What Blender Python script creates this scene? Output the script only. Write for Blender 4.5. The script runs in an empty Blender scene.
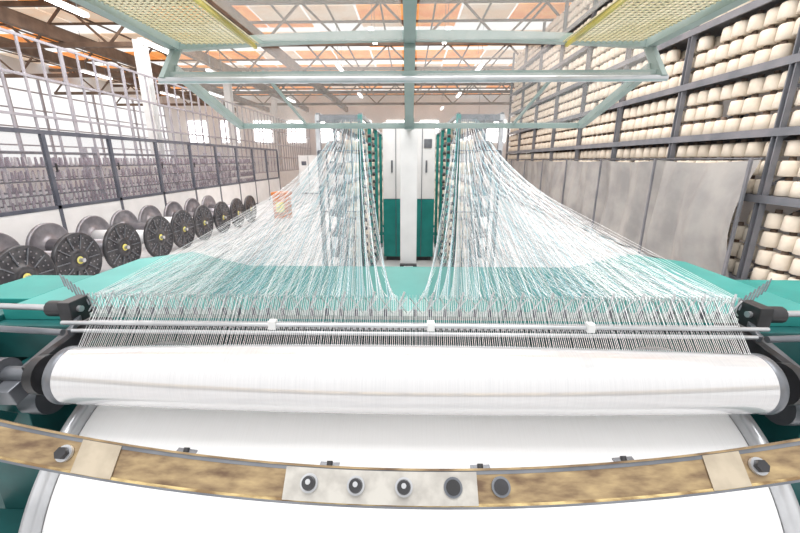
import bpy, math, random
from mathutils import Vector, Matrix
random.seed(7)
H=1.75
sc=bpy.context.scene
sc.view_settings.view_transform='Standard'
sc.view_settings.exposure=0.45

# ---------------------------------------------------------------- materials
def mat(name,col,rough=0.6,metal=0.0,emit=None,noise=None,scale=8,bump=0.0):
    m=bpy.data.materials.new(name); m.use_nodes=True
    nt=m.node_tree; b=nt.nodes['Principled BSDF']
    b.inputs['Base Color'].default_value=(*col,1)
    b.inputs['Roughness'].default_value=rough
    b.inputs['Metallic'].default_value=metal
    if emit:
        b.inputs['Emission Color'].default_value=(*emit[0],1)
        b.inputs['Emission Strength'].default_value=emit[1]
    if noise or bump:
        tc=nt.nodes.new('ShaderNodeTexCoord'); n=nt.nodes.new('ShaderNodeTexNoise')
        n.inputs['Scale'].default_value=scale; n.inputs['Detail'].default_value=5
        nt.links.new(tc.outputs['Object'],n.inputs['Vector'])
        if noise:
            r=nt.nodes.new('ShaderNodeValToRGB')
            r.color_ramp.elements[0].position=0.38; r.color_ramp.elements[1].position=0.62
            r.color_ramp.elements[0].color=(*col,1); r.color_ramp.elements[1].color=(*noise,1)
            nt.links.new(n.outputs['Fac'],r.inputs['Fac']); nt.links.new(r.outputs['Color'],b.inputs['Base Color'])
        if bump:
            bp=nt.nodes.new('ShaderNodeBump'); bp.inputs['Strength'].default_value=bump
            nt.links.new(n.outputs['Fac'],bp.inputs['Height']); nt.links.new(bp.outputs['Normal'],b.inputs['Normal'])
    return m
def glass(name,col,alpha,rough=0.1):
    m=bpy.data.materials.new(name); m.use_nodes=True; nt=m.node_tree
    nt.nodes.clear()
    o=nt.nodes.new('ShaderNodeOutputMaterial'); mx=nt.nodes.new('ShaderNodeMixShader')
    t=nt.nodes.new('ShaderNodeBsdfTransparent'); p=nt.nodes.new('ShaderNodeBsdfPrincipled')
    p.inputs['Base Color'].default_value=(*col,1); p.inputs['Roughness'].default_value=rough
    mx.inputs[0].default_value=alpha
    nt.links.new(t.outputs[0],mx.inputs[1]); nt.links.new(p.outputs[0],mx.inputs[2]); nt.links.new(mx.outputs[0],o.inputs[0])
    return m
def stripes(name,c1,c2,scale,axis='X',rough=0.5,lo=0.35,hi=0.6,stretch=(1,1,1),detail=4):
    m=bpy.data.materials.new(name); m.use_nodes=True; nt=m.node_tree; b=nt.nodes['Principled BSDF']
    b.inputs['Roughness'].default_value=rough
    tc=nt.nodes.new('ShaderNodeTexCoord'); mp=nt.nodes.new('ShaderNodeMapping'); mp.inputs['Scale'].default_value=stretch
    n=nt.nodes.new('ShaderNodeTexNoise'); n.inputs['Scale'].default_value=scale; n.inputs['Detail'].default_value=detail
    r=nt.nodes.new('ShaderNodeValToRGB'); r.color_ramp.elements[0].position=lo; r.color_ramp.elements[1].position=hi
    r.color_ramp.elements[0].color=(*c1,1); r.color_ramp.elements[1].color=(*c2,1)
    nt.links.new(tc.outputs['Object'],mp.inputs['Vector']); nt.links.new(mp.outputs[0],n.inputs['Vector'])
    nt.links.new(n.outputs['Fac'],r.inputs['Fac']); nt.links.new(r.outputs['Color'],b.inputs['Base Color'])
    return m
M={}
M['floor']=mat('floor_concrete',(0.55,0.55,0.56),0.3,noise=(0.7,0.7,0.7),scale=1.5)
M['wall']=mat('wall_paint',(0.8,0.8,0.8),0.7,noise=(0.7,0.71,0.72),scale=0.6)
M['orange']=mat('roof_orange_glow',(0.80,0.22,0.05),0.6,noise=(0.95,0.48,0.18),scale=1.2,emit=((0.95,0.36,0.07),0.38))  # emission imitates sky light coming through the orange sheets
M['roofwhite']=mat('roof_white_glow',(0.85,0.78,0.7),0.6,noise=(0.85,0.6,0.42),scale=0.8,emit=((0.9,0.7,0.5),0.25))  # white sheets also carry a weak painted-in glow
M['truss']=mat('truss_steel',(0.11,0.075,0.055),0.6,noise=(0.2,0.14,0.10),scale=2)
M['mull']=mat('mullion_grey',(0.36,0.35,0.39),0.5,noise=(0.44,0.43,0.47),scale=3)
M['frame']=mat('frame_darkgrey',(0.08,0.09,0.12),0.45,noise=(0.13,0.14,0.17),scale=3)
M['white']=mat('white_paint',(0.82,0.83,0.83),0.5,noise=(0.76,0.77,0.77),scale=3)
M['teal']=mat('teal_paint',(0.005,0.20,0.18),0.4,noise=(0.01,0.24,0.215),scale=5)
M['tealdeck']=mat('teal_deck',(0.025,0.26,0.24),0.35,noise=(0.04,0.31,0.285),scale=4)
M['tealdark']=mat('teal_dark',(0.008,0.10,0.10),0.45,noise=(0.004,0.06,0.06),scale=6)
M['tealgrey']=mat('teal_grey',(0.25,0.33,0.31),0.4,noise=(0.31,0.38,0.36),scale=6)
M['steel']=mat('steel',(0.48,0.49,0.51),0.28,0.6,noise=(0.58,0.59,0.61),scale=12)
M['steeld']=mat('steel_dark',(0.14,0.15,0.17),0.35,0.5,noise=(0.2,0.21,0.23),scale=12)
M['black']=mat('black_plastic',(0.02,0.02,0.022),0.4,noise=(0.035,0.035,0.04),scale=12)
M['yarn']=mat('yarn_white',(0.93,0.94,0.95),0.5,noise=(0.88,0.89,0.9),scale=20)
M['yarnb']=mat('yarn_blue',(0.12,0.37,0.45),0.5,noise=(0.2,0.45,0.52),scale=20)
M['yarng']=mat('yarn_grey',(0.18,0.20,0.22),0.5,noise=(0.26,0.28,0.30),scale=20)
M['wound']=stripes('wound_yarn',(0.93,0.93,0.93),(0.96,0.96,0.96),6,stretch=(90,1.0,1.0),rough=0.35)
M['roller']=stripes('roller_yarn',(0.64,0.64,0.66),(0.72,0.72,0.73),6,stretch=(130,.6,.6),rough=0.14,lo=0.3,hi=0.6)
rb=M['roller'].node_tree.nodes['Principled BSDF']; rb.inputs['Metallic'].default_value=0.3
rb.inputs['Coat Weight'].default_value=0.8; rb.inputs['Coat Roughness'].default_value=0.06
M['cone']=mat('cone_cream',(0.80,0.72,0.61),0.8,noise=(0.70,0.62,0.51),scale=6)
M['conetube']=mat('cone_tube',(0.18,0.13,0.10),0.8,noise=(0.14,0.10,0.08),scale=6)
M['rack']=mat('rack_steel',(0.14,0.15,0.17),0.5,noise=(0.2,0.2,0.22),scale=3)
M['tarp']=mat('tarp_cloth',(0.27,0.265,0.26),0.85,noise=(0.36,0.35,0.335),scale=2.0,bump=0.4)
M['mesh']=mat('mesh_yellow',(0.6,0.53,0.32),0.5,noise=(0.66,0.60,0.42),scale=5)
M['yellow']=mat('yellow_strut',(0.6,0.50,0.1),0.5,noise=(0.45,0.38,0.12),scale=5)
M['bronze']=stripes('worn_bronze',(0.15,0.095,0.06),(0.50,0.37,0.20),11,stretch=(1.6,5,5),rough=0.3,lo=0.30,hi=0.72,detail=12)
M['bronze'].node_tree.nodes['Principled BSDF'].inputs['Metallic'].default_value=0.5
M['gold']=stripes('rubbed_edge',(0.25,0.16,0.08),(0.75,0.58,0.28),16,stretch=(1.0,3,3),rough=0.25,lo=0.40,hi=0.6,detail=8)
M['gold'].node_tree.nodes['Principled BSDF'].inputs['Metallic'].default_value=0.5
M['plate']=mat('plate_silver',(0.40,0.38,0.35),0.35,0.3,noise=(0.52,0.50,0.46),scale=30)
M['tape']=mat('tape_patch',(0.40,0.34,0.26),0.45,0.3,noise=(0.50,0.43,0.33),scale=20)
M['flange']=mat('flange_dark',(0.035,0.035,0.04),0.35,0.3,noise=(0.07,0.07,0.075),scale=8)
M['flangeg']=mat('flange_grey',(0.23,0.22,0.24),0.35,0.5,noise=(0.31,0.30,0.32),scale=8)
M['mauve']=mat('mauve_yarn',(0.22,0.18,0.22),0.7,noise=(0.38,0.33,0.38),scale=5)
M['mauve2']=mat('pale_bobbin',(0.5,0.47,0.5),0.7,noise=(0.6,0.57,0.6),scale=5)
M['tube']=mat('tube_light',(1,1,1),0.5,emit=((1,1,1),4))
M['gl']=glass('partition_glass',(0.30,0.29,0.33),0.16,0.05)
M['clear']=glass('clear_panel',(0.85,0.8,0.77),0.22,0.2)
M['label']=mat('label_yellow',(0.75,0.68,0.15),0.5,noise=(0.6,0.58,0.2),scale=9)
M['crate']=mat('crate_orange',(0.6,0.2,0.04),0.5,noise=(0.5,0.15,0.03),scale=9)
M['green']=mat('sign_green',(0.0,0.4,0.25),0.5,noise=(0.0,0.45,0.28),scale=9)

# ---------------------------------------------------------------- mesh builder (z given relative to eye height)
class MB:
    def __init__(s): s.v=[];s.f=[];s.m=[];s.mats=[];s.sm=[]
    def mi(s,k):
        if k not in s.mats: s.mats.append(k)
        return s.mats.index(k)
    def poly(s,vs,fs,k,smooth=False):
        o=len(s.v); s.v+= [tuple(v) for v in vs]; i=s.mi(k)
        for f in fs: s.f.append([a+o for a in f]); s.m.append(i); s.sm.append(smooth)
    def box(s,a,b,k):
        x0,x1=sorted((a[0],b[0]));y0,y1=sorted((a[1],b[1]));z0,z1=sorted((a[2],b[2]))
        s.poly([(x0,y0,z0),(x1,y0,z0),(x1,y1,z0),(x0,y1,z0),(x0,y0,z1),(x1,y0,z1),(x1,y1,z1),(x0,y1,z1)],
          [(0,3,2,1),(4,5,6,7),(0,1,5,4),(1,2,6,5),(2,3,7,6),(3,0,4,7)],k)
    def bar(s,p,q,w,h,k):      # rectangular bar from p to q
        p=Vector(p);q=Vector(q);d=(q-p).normalized()
        up=Vector((0,0,1)) if abs(d.z)<0.95 else Vector((0,1,0))
        a=d.cross(up).normalized();b=a.cross(d).normalized()
        vs=[]
        for c in (p,q):
            for sx,sy in((-1,-1),(1,-1),(1,1),(-1,1)): vs.append(c+a*sx*w/2+b*sy*h/2)
        s.poly(vs,[(0,1,2,3),(7,6,5,4),(0,4,5,1),(1,5,6,2),(2,6,7,3),(3,7,4,0)],k)
    def lathe(s,org,axis,prof,k,n=32,smooth=True):
        org=Vector(org);d=Vector(axis).normalized()
        up=Vector((0,0,1)) if abs(d.z)<0.95 else Vector((1,0,0))
        a=d.cross(up).normalized();b=d.cross(a).normalized()
        vs=[];fs=[]
        for t,r in prof:
            for i in range(n):
                an=2*math.pi*i/n; vs.append(org+d*t+(a*math.cos(an)+b*math.sin(an))*r)
        for j in range(len(prof)-1):
            for i in range(n):
                i2=(i+1)%n; fs.append((j*n+i,j*n+i2,(j+1)*n+i2,(j+1)*n+i))
        s.poly(vs,fs,k,smooth)
    def cyl(s,p,q,r,k,n=12,r2=None,smooth=True):
        p=Vector(p);q=Vector(q);L=(q-p).length; r2=r if r2 is None else r2
        s.lathe(p,q-p,[(0,r),(L,r2)],k,n,smooth)
        s.lathe(p,q-p,[(0,0.0001),(0,r)],k,n,False); s.lathe(p,q-p,[(L,r2),(L,0.0001)],k,n,False)
    def thread(s,p,q,r,k,r2=None):
        p=Vector(p);q=Vector(q);d=(q-p).normalized();a=d.cross(Vector((0,0,1))).normalized();b=a.cross(d)
        vs=[]
        for c,rr in((p,r),(q,r if r2 is None else r2)):
            for an in(0,2.094,4.189): vs.append(c+a*math.cos(an)*rr+b*math.sin(an)*rr)
        s.poly(vs,[(0,1,4,3),(1,2,5,4),(2,0,3,5)],k)
    def make(s,name,bevel=0,rel=True):
        me=bpy.data.meshes.new(name)
        dz=H if rel else 0
        me.from_pydata([(x,y,z+dz) for x,y,z in s.v],[],s.f)
        for k in s.mats: me.materials.append(M[k])
        me.polygons.foreach_set('material_index',s.m); me.polygons.foreach_set('use_smooth',s.sm)
        me.update()
        o=bpy.data.objects.new(name,me); sc.collection.objects.link(o)
        if bevel:
            b=o.modifiers.new('bevel','BEVEL');b.width=bevel;b.segments=2;b.limit_method='ANGLE'
        return o
F=-H
# ---------------------------------------------------------------- shell
b=MB(); b.box((-22,-4,F-0.1),(9,36,F),'floor'); b.make('floor')
b=MB(); b.box((-22,36,F),(9,36.2,5.6),'wall')
for x in range(-20,9,3):
    b.box((x,35.93,1.6),(x+1.6,36,3.4),'tube')
    b.box((x+.75,35.9,1.6),(x+.82,35.93,3.4),'mull'); b.box((x,35.9,2.45),(x+1.6,35.93,2.52),'mull')
b.make('wall_back')
b=MB(); b.box((8.8,-4,F),(9,36,5.6),'wall'); b.make('wall_right')
b=MB(); b.box((-22.2,-4,F),(-22,36,-0.2),'wall'); b.box((-22.2,-4,4.6),(-22,36,5.6),'wall')
for y in range(-4,37,2): b.box((-22.1,y,-0.2),(-22,y+.12,4.6),'mull')
for z in (0.8,1.8,2.8,3.8): b.box((-22.1,-4,z),(-22.02,36,z+.08),'mull')
b.make('wall_left')
# ceiling: corrugated orange sheets and white sheets with skylight gaps
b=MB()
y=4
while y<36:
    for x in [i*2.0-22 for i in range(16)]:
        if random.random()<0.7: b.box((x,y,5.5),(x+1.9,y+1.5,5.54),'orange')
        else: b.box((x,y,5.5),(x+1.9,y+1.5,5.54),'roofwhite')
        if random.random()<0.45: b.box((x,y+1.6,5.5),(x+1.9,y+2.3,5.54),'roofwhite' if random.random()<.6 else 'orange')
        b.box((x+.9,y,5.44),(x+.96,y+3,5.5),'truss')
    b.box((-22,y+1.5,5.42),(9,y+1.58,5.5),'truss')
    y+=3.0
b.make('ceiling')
for ty in (10,15,20,25,30):
    b=MB()
    b.bar((-22,ty,4.0),(8.8,ty,4.0),.14,.16,'truss'); b.bar((-22,ty,5.3),(8.8,ty,5.3),.14,.16,'truss')
    x=-22;up=False
    while x<8.5:
        b.bar((x,ty,5.3 if up else 4.0),(x+1.4,ty,4.0 if up else 5.3),.06,.07,'truss'); x+=1.4; up=not up
    b.make('roof_truss')
b=MB()
for x in (-15.5,-12.5,-9.0,-5.5):
    b.bar((x,4,4.3),(x,35.8,4.3),.22,.4,'truss')
b.make('roof_beam')
# steel columns
for cx,cy in ((-9.35,14.5),(-9.35,21),(-9.35,28),(7.6,10),(7.6,20)):
    b=MB(); b.box((cx-.16,cy-.16,F),(cx+.16,cy-.13,4.0),'white'); b.box((cx-.16,cy+.13,F),(cx+.16,cy+.16,4.0),'white')
    b.box((cx-.03,cy-.13,F),(cx+.03,cy+.13,4.0),'white'); b.box((cx-.25,cy-.25,F),(cx+.25,cy+.25,F+.04),'white'); b.make('steel_column')
# tall glazed partition between halls
b=MB(); X=-9.0
for i in range(60):
    y=4+i*.55
    if y<36: b.box((X-.02,y,F+1.0),(X+.02,y+(.05 if i%4 else .1),2.8),'mull')
for z in (F+1.0,.15,1.0,1.9,2.75): b.box((X-.025,4,z),(X+.025,36,z+.06),'mull')
b.box((X-.03,4,F),(X+.03,36,F+1.0),'white')
b.make('glazed_partition')
# ---------------------------------------------------------------- low glass partition
b=MB(); X=-6.3
n=11
ys=[2.2+1.5*i for i in range(n+1)]
b.box((X-.03,ys[0],.43),(X+.03,ys[-1],.50),'frame')
b.box((X-.03,ys[0],-.84),(X+.03,ys[-1],-.78),'frame')
b.box((X-.02,ys[0],F+.05),(X+.02,ys[-1],-.84),'white')
for y in ys: b.box((X-.03,y-.035,F),(X+.03,y+.035,.43),'frame')
for y0,y1 in zip(ys,ys[1:]):
    b.box((X-.005,y0+.035,-.78),(X+.005,y1-.035,.43),'gl')
    b.box((X+.02,y0+.1,-.2),(X+.028,y0+.14,-.05),'black')
b.make('glass_fence')
# spinning frames behind
for X,y0 in ((-7.3,3.0),(-8.4,4.0)):
    b=MB()
    b.box((X-.25,y0,F),(X+.25,18,F+.55),'steeld')
    for z in (-.95,-.68,-.41,-.14,.13): b.box((X-.05,y0,z),(X+.05,18,z+.03),'steeld')
    y=y0
    while y<18:
        b.box((X-.06,y,F+.55),(X+.06,y+.06,.3),'mull'); y+=3.0
    y=y0+.1
    while y<17.9:
        for z in (-.92,-.65,-.38,-.11):
            k='mauve' if random.random()<.65 else 'mauve2'
            b.cyl((X+.12,y,z),(X+.12,y,z+.17),.03,k,6,.018)
        y+=.13
    b.make('spinning_frame')
# ---------------------------------------------------------------- row of warp beams on floor
def beam_floor(y):
    R=.39; zc=F+R+.002; X1=-4.62+random.uniform(-.06,.06); L=1.2; X0=X1-L
    b=MB()
    for xx,sgn,k in ((X1,1,'flange'),(X0,-1,'flangeg')):
        o=(xx,y,zc)
        b.lathe(o,(1,0,0),[(-.02,.05),(-.02,R-.02),(-.025,R-.01),(-.025,R),(.025,R),(.025,R-.025),(.01,R-.04),(.01,.16),(.03,.15),(.03,.05),(-.02,.05)],k,40)
        b.lathe((xx+.032*sgn,y,zc),(1,0,0),[(0,.055),(.0,.02)],'label',16)
    b.lathe((X0,y,zc),(1,0,0),[(.02,.0001),(.02,.13),(L-.02,.13),(L-.02,.0001)],'yarn' if random.random()<.5 else 'flangeg',28)
    b.cyl((X1,y,zc),(X1+.09,y,zc),.03,'steel',12)
    for i in range(10):
        a=2*math.pi*i/10
        b.bar((X1+.018,y+.15*math.cos(a),zc+.15*math.sin(a)),(X1+.018,y+.36*math.cos(a),zc+.36*math.sin(a)),.012,.012,'steeld')
    # holes / ribs in the outer flange
    for rr,nn in ((.20,14),(.26,20),(.32,28)):
        for i in range(nn):
            a=2*math.pi*i/nn
            b.cyl((X1+.008,y+rr*math.cos(a),zc+rr*math.sin(a)),(X1+.016,y+rr*math.cos(a),zc+rr*math.sin(a)),.010,'flangeg',8)
    b.make('warp_beam')
for i in range(10): beam_floor(3.40+.83*i)
b=MB(); b.box((-4.2,11.7,F),(-3.75,12.1,F+.75),'crate')
b.box((-4.23,11.67,F+.7),(-3.72,12.13,F+.8),'crate'); b.box((-4.1,11.65,F+.2),(-3.85,11.7,F+.5),'label'); b.make('orange_crate')
for cx,cy in((-5.3,20.5),(-4.0,21.5),(-2.9,20.8),(3.2,22)):
    b=MB(); b.box((cx-.5,cy,F+.08),(cx+.5,cy+.6,F+2.0),'white'); b.box((cx-.45,cy+.05,F),(cx+.45,cy+.55,F+.08),'black')
    b.box((cx-.01,cy-.01,F+.1),(cx+.01,cy,F+1.95),'frame'); b.box((cx+.05,cy-.03,F+1.0),(cx+.08,cy,F+1.15),'black')
    b.box((cx-.35,cy-.01,F+1.5),(cx-.1,cy,F+1.7),'frame'); b.make('electrical_cabinet')
# ---------------------------------------------------------------- rack + cones + tarps
RX=4.75
levels=[-1.62,-.45,.4,1.25,2.1,2.95,3.8]
b=MB()
pys=[1.25,3.25]+[5.25+2*i for i in range(8)]
for y in pys:
    for x in (RX,RX+1.15):
        b.box((x-.04,y-.045,F),(x+.04,y-.03,4.7),'rack'); b.box((x-.04,y+.03,F),(x+.04,y+.045,4.7),'rack'); b.box((x+.02,y-.03,F),(x+.04,y+.03,4.7),'rack')
    z=F+.2
    while z<4.3:
        b.bar((RX,y,z),(RX+1.15,y,z+.6),.03,.03,'rack'); z+=.6
for z in levels:
    b.box((RX-.05,1.25,z-.1),(RX-.01,19.25,z-.0),'rack'); b.box((RX+1.12,1.25,z-.1),(RX+1.16,19.25,z),'rack')
    b.box((RX,1.25,z-.03),(RX+1.12,19.25,z-.005),'rack')
b.make('storage_rack')
b=MB()
for z in levels:
    for bay in range(len(pys)-1):
        y0=pys[bay]+.15
        for r in range(3 if z>-1 else 4):
            for i in range(8):
                for dx in (0.13,.38):
                    if dx>.2 and (z<1.0): continue
                    if random.random()<.02: continue
                    x=RX+dx+random.uniform(-.02,.02); y=y0+.243*i+random.uniform(-.012,.012); zz=z+.0+r*.25
                    b.lathe((x,y,zz),(0,0,1),[(0.005,.02),(0.0,.095),(.012,.112),(.175,.104),(.195,.09),(.195,.03)],'cone',12)
                    b.lathe((x,y,zz+.18),(0,0,1),[(0,.04),(.065,.036),(.065,.005)],'conetube',8)
b.make('yarn_cones')
# one continuous grey cloth curtain with folds, tied at each post
b=MB(); vs=[];fs=[];nx=420;nz=14; y0=5.27;y1=19.2
for j in range(nz+1):
    t=j/nz
    for i in range(nx+1):
        yy=y0+(y1-y0)*i/nx; s=((yy-5.27)%2)/2
        z=F+.03+t*(1.73-.05*math.sin(s*math.pi))
        amp=.03+.04*(1-t)
        x=4.58+amp*math.sin(yy*6.1+1.2*math.sin(t*2.5+yy*.7))+.018*math.sin(yy*17.3+t*2)-.07*math.sin(t*math.pi)*math.cos(yy*1.1)
        x+= .05*math.exp(-((min(s,1-s))/.05)**2)
        if yy<6.6: x-=.10*math.sin(t*math.pi)*(6.6-yy)/1.3
        vs.append((x,yy,z))
for j in range(nz):
    for i in range(nx):
        a=j*(nx+1)+i; fs.append((a,a+1,a+nx+2,a+nx+1))
b.poly(vs,fs,'tarp',True)
b.cyl((4.65,y0,F+1.77),(4.65,y1,F+1.77),.015,'steeld',8)
for y in pys[2:]: b.box((4.47,y-.02,F),(4.50,y+.02,F+1.78),'rack')
b.make('cloth_curtain')
# ---------------------------------------------------------------- creels
def creel(sg):
    b=MB(); xi,xo=.56*sg,1.05*sg; Y0,Y1=4.6,13.0; top=.5
    y=Y0
    while y<=Y1+.01:
        for x in (xi,xo): b.box((x-.025,y-.03,F),(x+.025,y+.03,top),'teal' if x==xi else 'steel')
        b.box((xi,y-.02,top-.06),(xo,y+.02,top),'steeld'); b.box((xi,y-.02,F+.05),(xo,y+.02,F+.12),'teal')
        y+=1.05
    for x in (xi,xo):
        for z in (top,F+.06): b.box((x-.02,Y0,z-.02),(x+.02,Y1,z+.02),'steeld')
    xm=(xi+xo)/2
    for z in [F+.3+.27*i for i in range(8)]:
        b.box((xm-.015,Y0,z-.015),(xm+.015,Y1,z+.015),'steel')
        y=Y0+.25
        while y<Y1:
            for s in(-1,1):
                b.lathe((xm+s*.03,y,z),(s,0,0),[(0,.02),(0,.075),(.17,.055),(.17,.02)],'cone' if s*sg<0 else 'flangeg',12)
            y+=.3
    # front guide plates with eyelets / tensioners
    for i in range(6):
        x=xi+(xo-xi)*i/5
        b.box((x-.008,Y0-.08,F+.3),(x+.008,Y0-.05,top-.05 if abs(x)<.95 else .1),'steeld')
    for z in (-1.44,-.6,.1,.42): b.box((xi,Y0-.075,z),(xo,Y0-.03,z+.012),'steeld')
    for i in range(18):
        z=F+.35+i*.1
        b.cyl((xi-.02*sg,Y0-.02,z),(xi-.06*sg,Y0-.02,z),.022,'black',10)
        b.cyl((xi-.03*sg,Y0+.5,z),(xi-.07*sg,Y0+.5,z),.022,'black',10)
        b.cyl((xi-.03*sg,Y0+1.1,z),(xi-.07*sg,Y0+1.1,z),.022,'black',10)
    b.make('yarn_creel')
creel(-1); creel(1)
# control cabinet between the creel legs
b=MB()
b.box((-.44,6.6,F+.08),(.44,7.2,-.65),'teal'); b.box((-.44,6.6,-.64),(.44,7.2,.6),'white')
b.box((-.4,6.65,F),(.4,7.15,F+.08),'black')
b.box((-.225,6.585,F+.1),(-.215,6.6,.56),'frame'); b.box((.215,6.585,F+.1),(.225,6.6,.56),'frame')
for x in(-.3,.28): b.box((x,6.57,-.2),(x+.03,6.6,.0),'steeld'); 
b.box((.25,6.58,.2),(.38,6.6,.34),'steeld')
b.make('control_cabinet',.008)
b=MB()
b.box((-.125,5.7,F+.03),(.125,5.9,.5),'white'); b.box((-.22,5.55,F),(.22,6.0,F+.03),'steeld')
b.box((-.13,5.6,F+.03),(.13,5.7,F+.2),'black'); b.cyl((-.07,5.58,F+.14),(-.07+.14,5.58,F+.14),.05,'steel',16)
b.make('support_column',.006)
# ---------------------------------------------------------------- machine body
b=MB()
zt=-.50
out=[(-1.42,1.2),(-1.42,1.9),(-1.22,2.06),(-.78,1.78),(.78,1.78),(1.22,2.06),(1.42,1.9),(1.42,1.2)]
n=len(out)
b.poly([(x,y,zt) for x,y in out]+[(x,y,zt-.04) for x,y in out],[tuple(range(n-1,-1,-1)),tuple(range(n,2*n))]+[(i,(i+1)%n,n+(i+1)%n,n+i) for i in range(n)],'tealdeck')
b.box((-1.3,1.70,F+.05),(1.3,1.75,zt-.04),'tealdark')
for s in(-1,1):
    b.box((s*1.14,.95,F),(s*1.32,1.70,-.66),'tealdark')
    b.box((s*1.10,1.15,-.66),(s*1.42,1.75,zt-.04),'tealdark')
    b.box((s*1.05,.6,F),(s*1.36,.95,-1.1),'tealdark')
    # bearing arms for the roller
    b.bar((s*1.045,.90,-.575),(s*1.045,1.22,-.52),.025,.06,'black')
    b.bar((s*1.09,.86,-.62),(s*1.09,1.2,-.53),.05,.05,'steeld')
    b.cyl((s*.98,.913,-.576),(s*1.2,.913,-.576),.022,'steeld',16)
    b.cyl((s*1.0,.913,-.576),(s*1.025,.913,-.576),.055,'black',20)
    b.cyl((s*1.12,.913,-.576),(s*1.15,.913,-.576),.045,'steeld',20)
    b.cyl((s*1.04,1.1,-.455),(s*1.8,1.14,-.455),.010,'steel',12)
    b.cyl((s*1.08,1.1,-.455),(s*1.14,1.1,-.455),.026,'black',12)
    b.box((s*1.05,1.07,-.5),(s*1.09,1.15,-.425),'black')
    b.cyl((s*1.02,1.0,-.49),(s*1.4,1.0,-.47),.01,'steeld',10)
    b.bar((s*1.02,1.02,-.50),(s*1.10,1.2,-.47),.012,.02,'steeld')
    for q in range(8):
        b.bar((s*(1.0+.04*q),1.1+.03*q,-.455),(s*(1.03+.04*q),1.12+.03*q,-.41),.005,.005,'steeld')
    b.box((s*1.42,1.0,-.75),(s*1.9,1.4,-.52),'tealdark')
    b.box((s*1.42,1.3,-.52),(s*1.7,1.6,-.50),'teal')
    b.box((s*1.45,1.05,F),(s*1.85,1.38,-.75),'tealdark')
    b.cyl((s*.975,1.13,-1.145),(s*1.14,1.13,-1.145),.09,'steeld',20)
    b.cyl((s*1.1,1.0,-.70),(s*1.16,1.0,-.70),.06,'steeld',20)
b.make('warping_machine',.004)
# roller
b=MB(); L=.925; prof=[]
for i in range(41):
    t=-L+2*L*i/40; prof.append((t,.092-.015*(t/L)**2))
b.lathe((0,.913,-.576),(1,0,0),prof,'roller',64)
for s in(-1,1):
    e=s*L
    b.lathe((e,.913,-.576),(s,0,0),[(0,.077),(.002,.079),(.020,.079),(.024,.076)],'steeld',48)
    b.lathe((e,.913,-.576),(s,0,0),[(.024,.076),(.022,.02)],'steel',48,False)
    b.cyl((e+.02*s,.913,-.576),(e+.05*s,.913,-.576),.04,'black',24)
b.make('guide_roller')
# beam
b=MB(); c=(0,1.13,-1.145)
b.lathe(c,(1,0,0),[(-.935,.462),(.935,.462)],'wound',128)
for s in(-1,1):
    b.lathe((s*.937,c[1],c[2]),(s,0,0),[(0,.1),(0,.485),(.004,.499),(.026,.499),(.030,.485),(.030,.44),(.015,.43),(.015,.2),(.03,.19),(.03,.05)],'steel',128)
b.make('winding_beam')
# comb
b=MB()
b.box((-1.0,1.08,-.475),(1.0,1.12,-.462),'tealgrey'); 
nt=44
for i in range(nt):
    x=-.98+1.96*i/(nt-1); w=.02
    b.bar((x-w,1.08,-.455),(x+w*.9,1.082,-.405),.0035,.003,'steel')
    b.bar((x+w,1.086,-.455),(x-w*.9,1.088,-.405),.0035,.003,'tealgrey')
    b.cyl((x,1.08,-.462),(x,1.08,-.44),.006,'steeld',8)
    if i%2: b.bar((x-.01,1.08,-.445),(x+.012,1.10,-.39),.006,.003,'steel')
for i in range(200):
    x=-.99+1.98*i/199; b.box((x-.0005,1.083,-.462),(x+.0005,1.086,-.395),'steel')
for i in range(110):
    x=-.96+1.92*i/109; b.cyl((x-.004,1.03,-.478),(x+.004,1.03,-.478),.007,'black',8)
b.box((-.98,1.04,-.49),(.98,1.06,-.475),'steel')
b.make('expansion_comb')
b=MB()
b.cyl((-1.0,.985,-.452),(1.0,.985,-.452),.006,'steel',16); b.cyl((-1.0,1.01,-.489),(1.0,1.01,-.489),.006,'steel',12)
for x in (-.385,.065,.51): b.box((x-.01,.972,-.462),(x+.01,.995,-.438),'white')
b.make('lease_rod')
# ---------------------------------------------------------------- yarns
b=MB(); cols=30; rows=20
for sg in(-1,1):
    for cix in range(cols):
        u=cix/(cols-1); X=.52+.60*u
        top=.44 if u<.4 else .44-.60*(u-.4)/.6
        bot=-1.35+.35*u
        for r in range(rows):
            z=bot+(top-bot)*r/(rows-1)
            xc=.03+.96*(cix+(r+.5)/rows)/cols
            kk=random.random()
            pb=.42 if u<.6 and z>-.5 else .08
            k='yarnb' if kk<pb else ('yarng' if kk<pb+.2 else 'yarn')
            p=(sg*X,4.5,z); q=(sg*xc,1.085,-.405+random.uniform(-.008,.008))
            b.thread(p,q,.0012,k,.0005)
for i in range(330):
    x=-.94+1.88*i/329+random.uniform(-.001,.001)
    zt2=-.576+.092-.015*(x*.97/.925)**2
    b.thread((x*1.02,1.085,-.405+random.uniform(-.008,.008)),(x*.97,.925,zt2+.002),.0006,'yarn')
b.make('warp_yarns')
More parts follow.
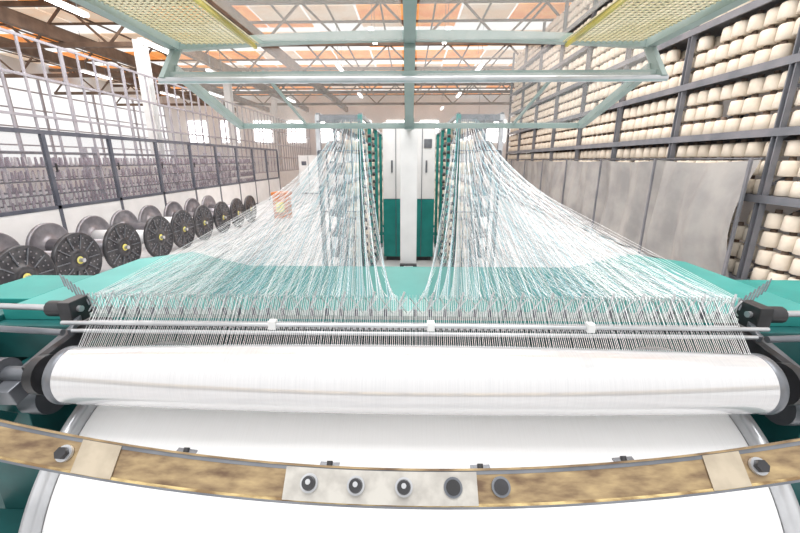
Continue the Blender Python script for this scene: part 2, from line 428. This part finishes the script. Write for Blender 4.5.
# ---------------------------------------------------------------- front rail
RY,RZ=.603,-.627
U=Vector((0,.72,.694));N=Vector((0,-.694,.72))
def rp(x,u,nn): 
    base=Vector((x,RY,RZ))+Vector((0,.25,.97))*(.078*(x/.8)**2)
    return base+U*u+N*nn
b=MB()
def strip(x0,x1,u0,u1,n0,n1,k,seg=40):
    vs=[];fs=[]
    for i in range(seg+1):
        x=x0+(x1-x0)*i/seg
        for u,nn in((u0,n1),(u1,n1),(u1,n0),(u0,n0)): vs.append(rp(x,u,nn))
    for i in range(seg):
        for j in range(4):
            fs.append((i*4+j,(i+1)*4+j,(i+1)*4+(j+1)%4,i*4+(j+1)%4))
    fs+= [(0,1,2,3),(seg*4+3,seg*4+2,seg*4+1,seg*4)]
    b.poly(vs,fs,k)
strip(-1.2,1.2,-.026,.024,-.02,0,'bronze',60)
strip(-1.2,1.2,.024,.031,-.02,.001,'steeld',60)
strip(-1.2,1.2,-.031,-.026,-.02,.001,'gold',60)
strip(-1.2,1.2,.031,.035,-.03,.003,'bronze',60)
strip(-1.2,1.2,-.035,-.031,-.03,.002,'steeld',60)
strip(-.244,.139,-.029,.029,.0015,.004,'plate',12)
strip(-.665,-.585,-.030,.030,.0013,.003,'tape',4); strip(.585,.655,-.030,.030,.0013,.003,'tape',4)
for x in (-.194,-.101,-.006):
    b.cyl(rp(x,.002,.0),rp(x,.002,.010),.0175,'steel',24); b.cyl(rp(x,.002,.008),rp(x,.002,.020),.014,'black',24,.012)
    b.cyl(rp(x,.004,.020),rp(x,.004,.0212),.005,'steel',12)
for x in (.091,.185): b.cyl(rp(x,.002,.0),rp(x,.002,.007),.0185,'steeld',24); b.cyl(rp(x,.002,.005),rp(x,.002,.009),.014,'black',24)
for x in (-.69,.68): b.cyl(rp(x,0,0),rp(x,0,.006),.016,'steel',20); b.cyl(rp(x,0,.006),rp(x,0,.016),.012,'black',6)
for x in (-.16,.15,.44,-.46):
    b.cyl(rp(x,.034,-.01),rp(x,.044,-.01),.006,'black',10); b.bar(rp(x-.02,.037,-.012),rp(x+.02,.037,-.012),.012,.003,'steeld')
for s in(-1,1): b.bar(rp(s*1.19,0,-.012),(s*1.19,.93,-.75),.04,.05,'tealdark')
b.make('control_rail')
# ---------------------------------------------------------------- canopy
b=MB(); W=1.0; za=.47
A='tealgrey'
for s in(-1,1):
    b.bar((s*(W-.05),.6,za+.0),(s*W,1.8,za),.04,.035,A)
    b.bar((s*.62,.6,za),(s*.66,1.8,za),.012,.02,'yellow')
    b.bar((s*W,1.8,za),(s*1.02,1.70,.32),.025,.035,A)
    b.bar((s*W,1.75,.37),(s*1.02,2.42,.2),.035,.035,A)
    x0,x1=.64,.96
    i=0
    while x0+i*.022<x1: b.bar((s*(x0+i*.022),.6,za+.005),(s*(x0+i*.022),1.78,za+.005),.006,.004,'mesh'); i+=1
    y=.62
    while y<1.78: b.bar((s*x0,y,za+.005),(s*x1,y,za+.005),.006,.004,'mesh'); y+=.022
NS=24
pts=[]
for i in range(NS+1):
    x=-1.02+2.04*i/NS; pts.append((x,1.8,za+.035*(1-(x/1.02)**2)))
for p,q in zip(pts,pts[1:]): b.bar(p,q,.04,.035,A)
b.bar((0,.6,za+.02),(0,1.82,za+.03),.045,.045,A)
b.bar((0,1.8,za+.01),(0,2.42,.21),.05,.05,A)
b.bar((0,2.40,.21),(0,5.69,.44),.06,.06,A)
b.cyl((-1.04,1.70,.32),(1.04,1.70,.32),.013,'steel',16)
b.bar((-1.02,1.72,.345),(1.02,1.72,.345),.01,.02,A)
b.bar((-1.03,2.42,.2),(1.03,2.42,.2),.03,.03,A)
b.box((-.62,.6,za+.012),(-.03,1.78,za+.016),'clear'); b.box((.03,.6,za+.012),(.62,1.78,za+.016),'clear')
for x0,x1 in((-.98,-.03),(.03,.98)):
    b.poly([(x0,1.79,.46),(x1,1.79,.46),(x1,1.705,.33),(x0,1.705,.33)],[(0,1,2,3)],'clear')
    b.poly([(x0,1.78,.36),(x1,1.78,.36),(x1,2.41,.205),(x0,2.41,.205)],[(0,1,2,3)],'clear')
for x in(-.62,.62): b.bar((x,1.75,.36),(x,2.4,.21),.012,.012,A)
b.make('safety_canopy')
# ---------------------------------------------------------------- lights
def fluo(x,y,z,l=1.5):
    b=MB(); b.box((x-.09,y-l/2,z+.03),(x+.09,y+l/2,z+.09),'white')
    for d in(-.045,.045): b.cyl((x+d,y-l/2,z+.01),(x+d,y+l/2,z+.01),.03,'tube',8)
    for d in(-l/3,l/3): b.cyl((x,y+d,z+.09),(x,y+d,min(z+1.5,5.4)),.008,'steeld',6)
    b.make('fluorescent_light')
for p in ((-8.2,10.0,3.5),(-8.2,13.5,3.5),(-8.2,17.5,3.5),(-13,17,3.4),(-13,22,3.4),(-10.5,22,3.4),(-7,24,3.4),(-3,18,3.8),(3,18,3.8),(-3,25,3.8),(3,25,3.8),(2.5,31,3.8),(-13,28,3.4),(-1.2,14,3.9),(1.2,14,3.9)): fluo(*p)
b=MB(); b.box((3.0,19.5,.55),(3.7,19.6,.9),'green'); b.box((3.1,19.48,.66),(3.6,19.5,.8),'white'); b.cyl((3.35,19.55,.9),(3.35,19.55,5.4),.01,'steeld',6); b.make('exit_sign')

def area(name,loc,size,sy,energy,rot=(0,0,0)):
    l=bpy.data.lights.new(name,'AREA'); l.shape='RECTANGLE'; l.size=size; l.size_y=sy; l.energy=energy
    o=bpy.data.objects.new(name,l); o.location=loc; o.rotation_euler=rot; sc.collection.objects.link(o)
area('hall_fill_light',(0,1.0,6.6),5,4,350)  # area fills added to brighten the hall, no fitting modelled for them
area('hall_fill_light',(0,9,6.6),6,8,560)
area('hall_fill_light',(-8,12,6.6),4,10,540)
w=bpy.data.worlds.new('World'); sc.world=w; w.use_nodes=True
w.node_tree.nodes['Background'].inputs[0].default_value=(1,0.99,0.98,1)
w.node_tree.nodes['Background'].inputs[1].default_value=0.88
cd=bpy.data.cameras.new('camera'); cd.lens=17; cd.sensor_width=36; cd.clip_start=.02; cd.clip_end=200
co=bpy.data.objects.new('camera',cd); co.location=(0,0,H)
co.rotation_euler=(math.radians(90-15.7),0,math.radians(1.3)); sc.collection.objects.link(co); sc.camera=co
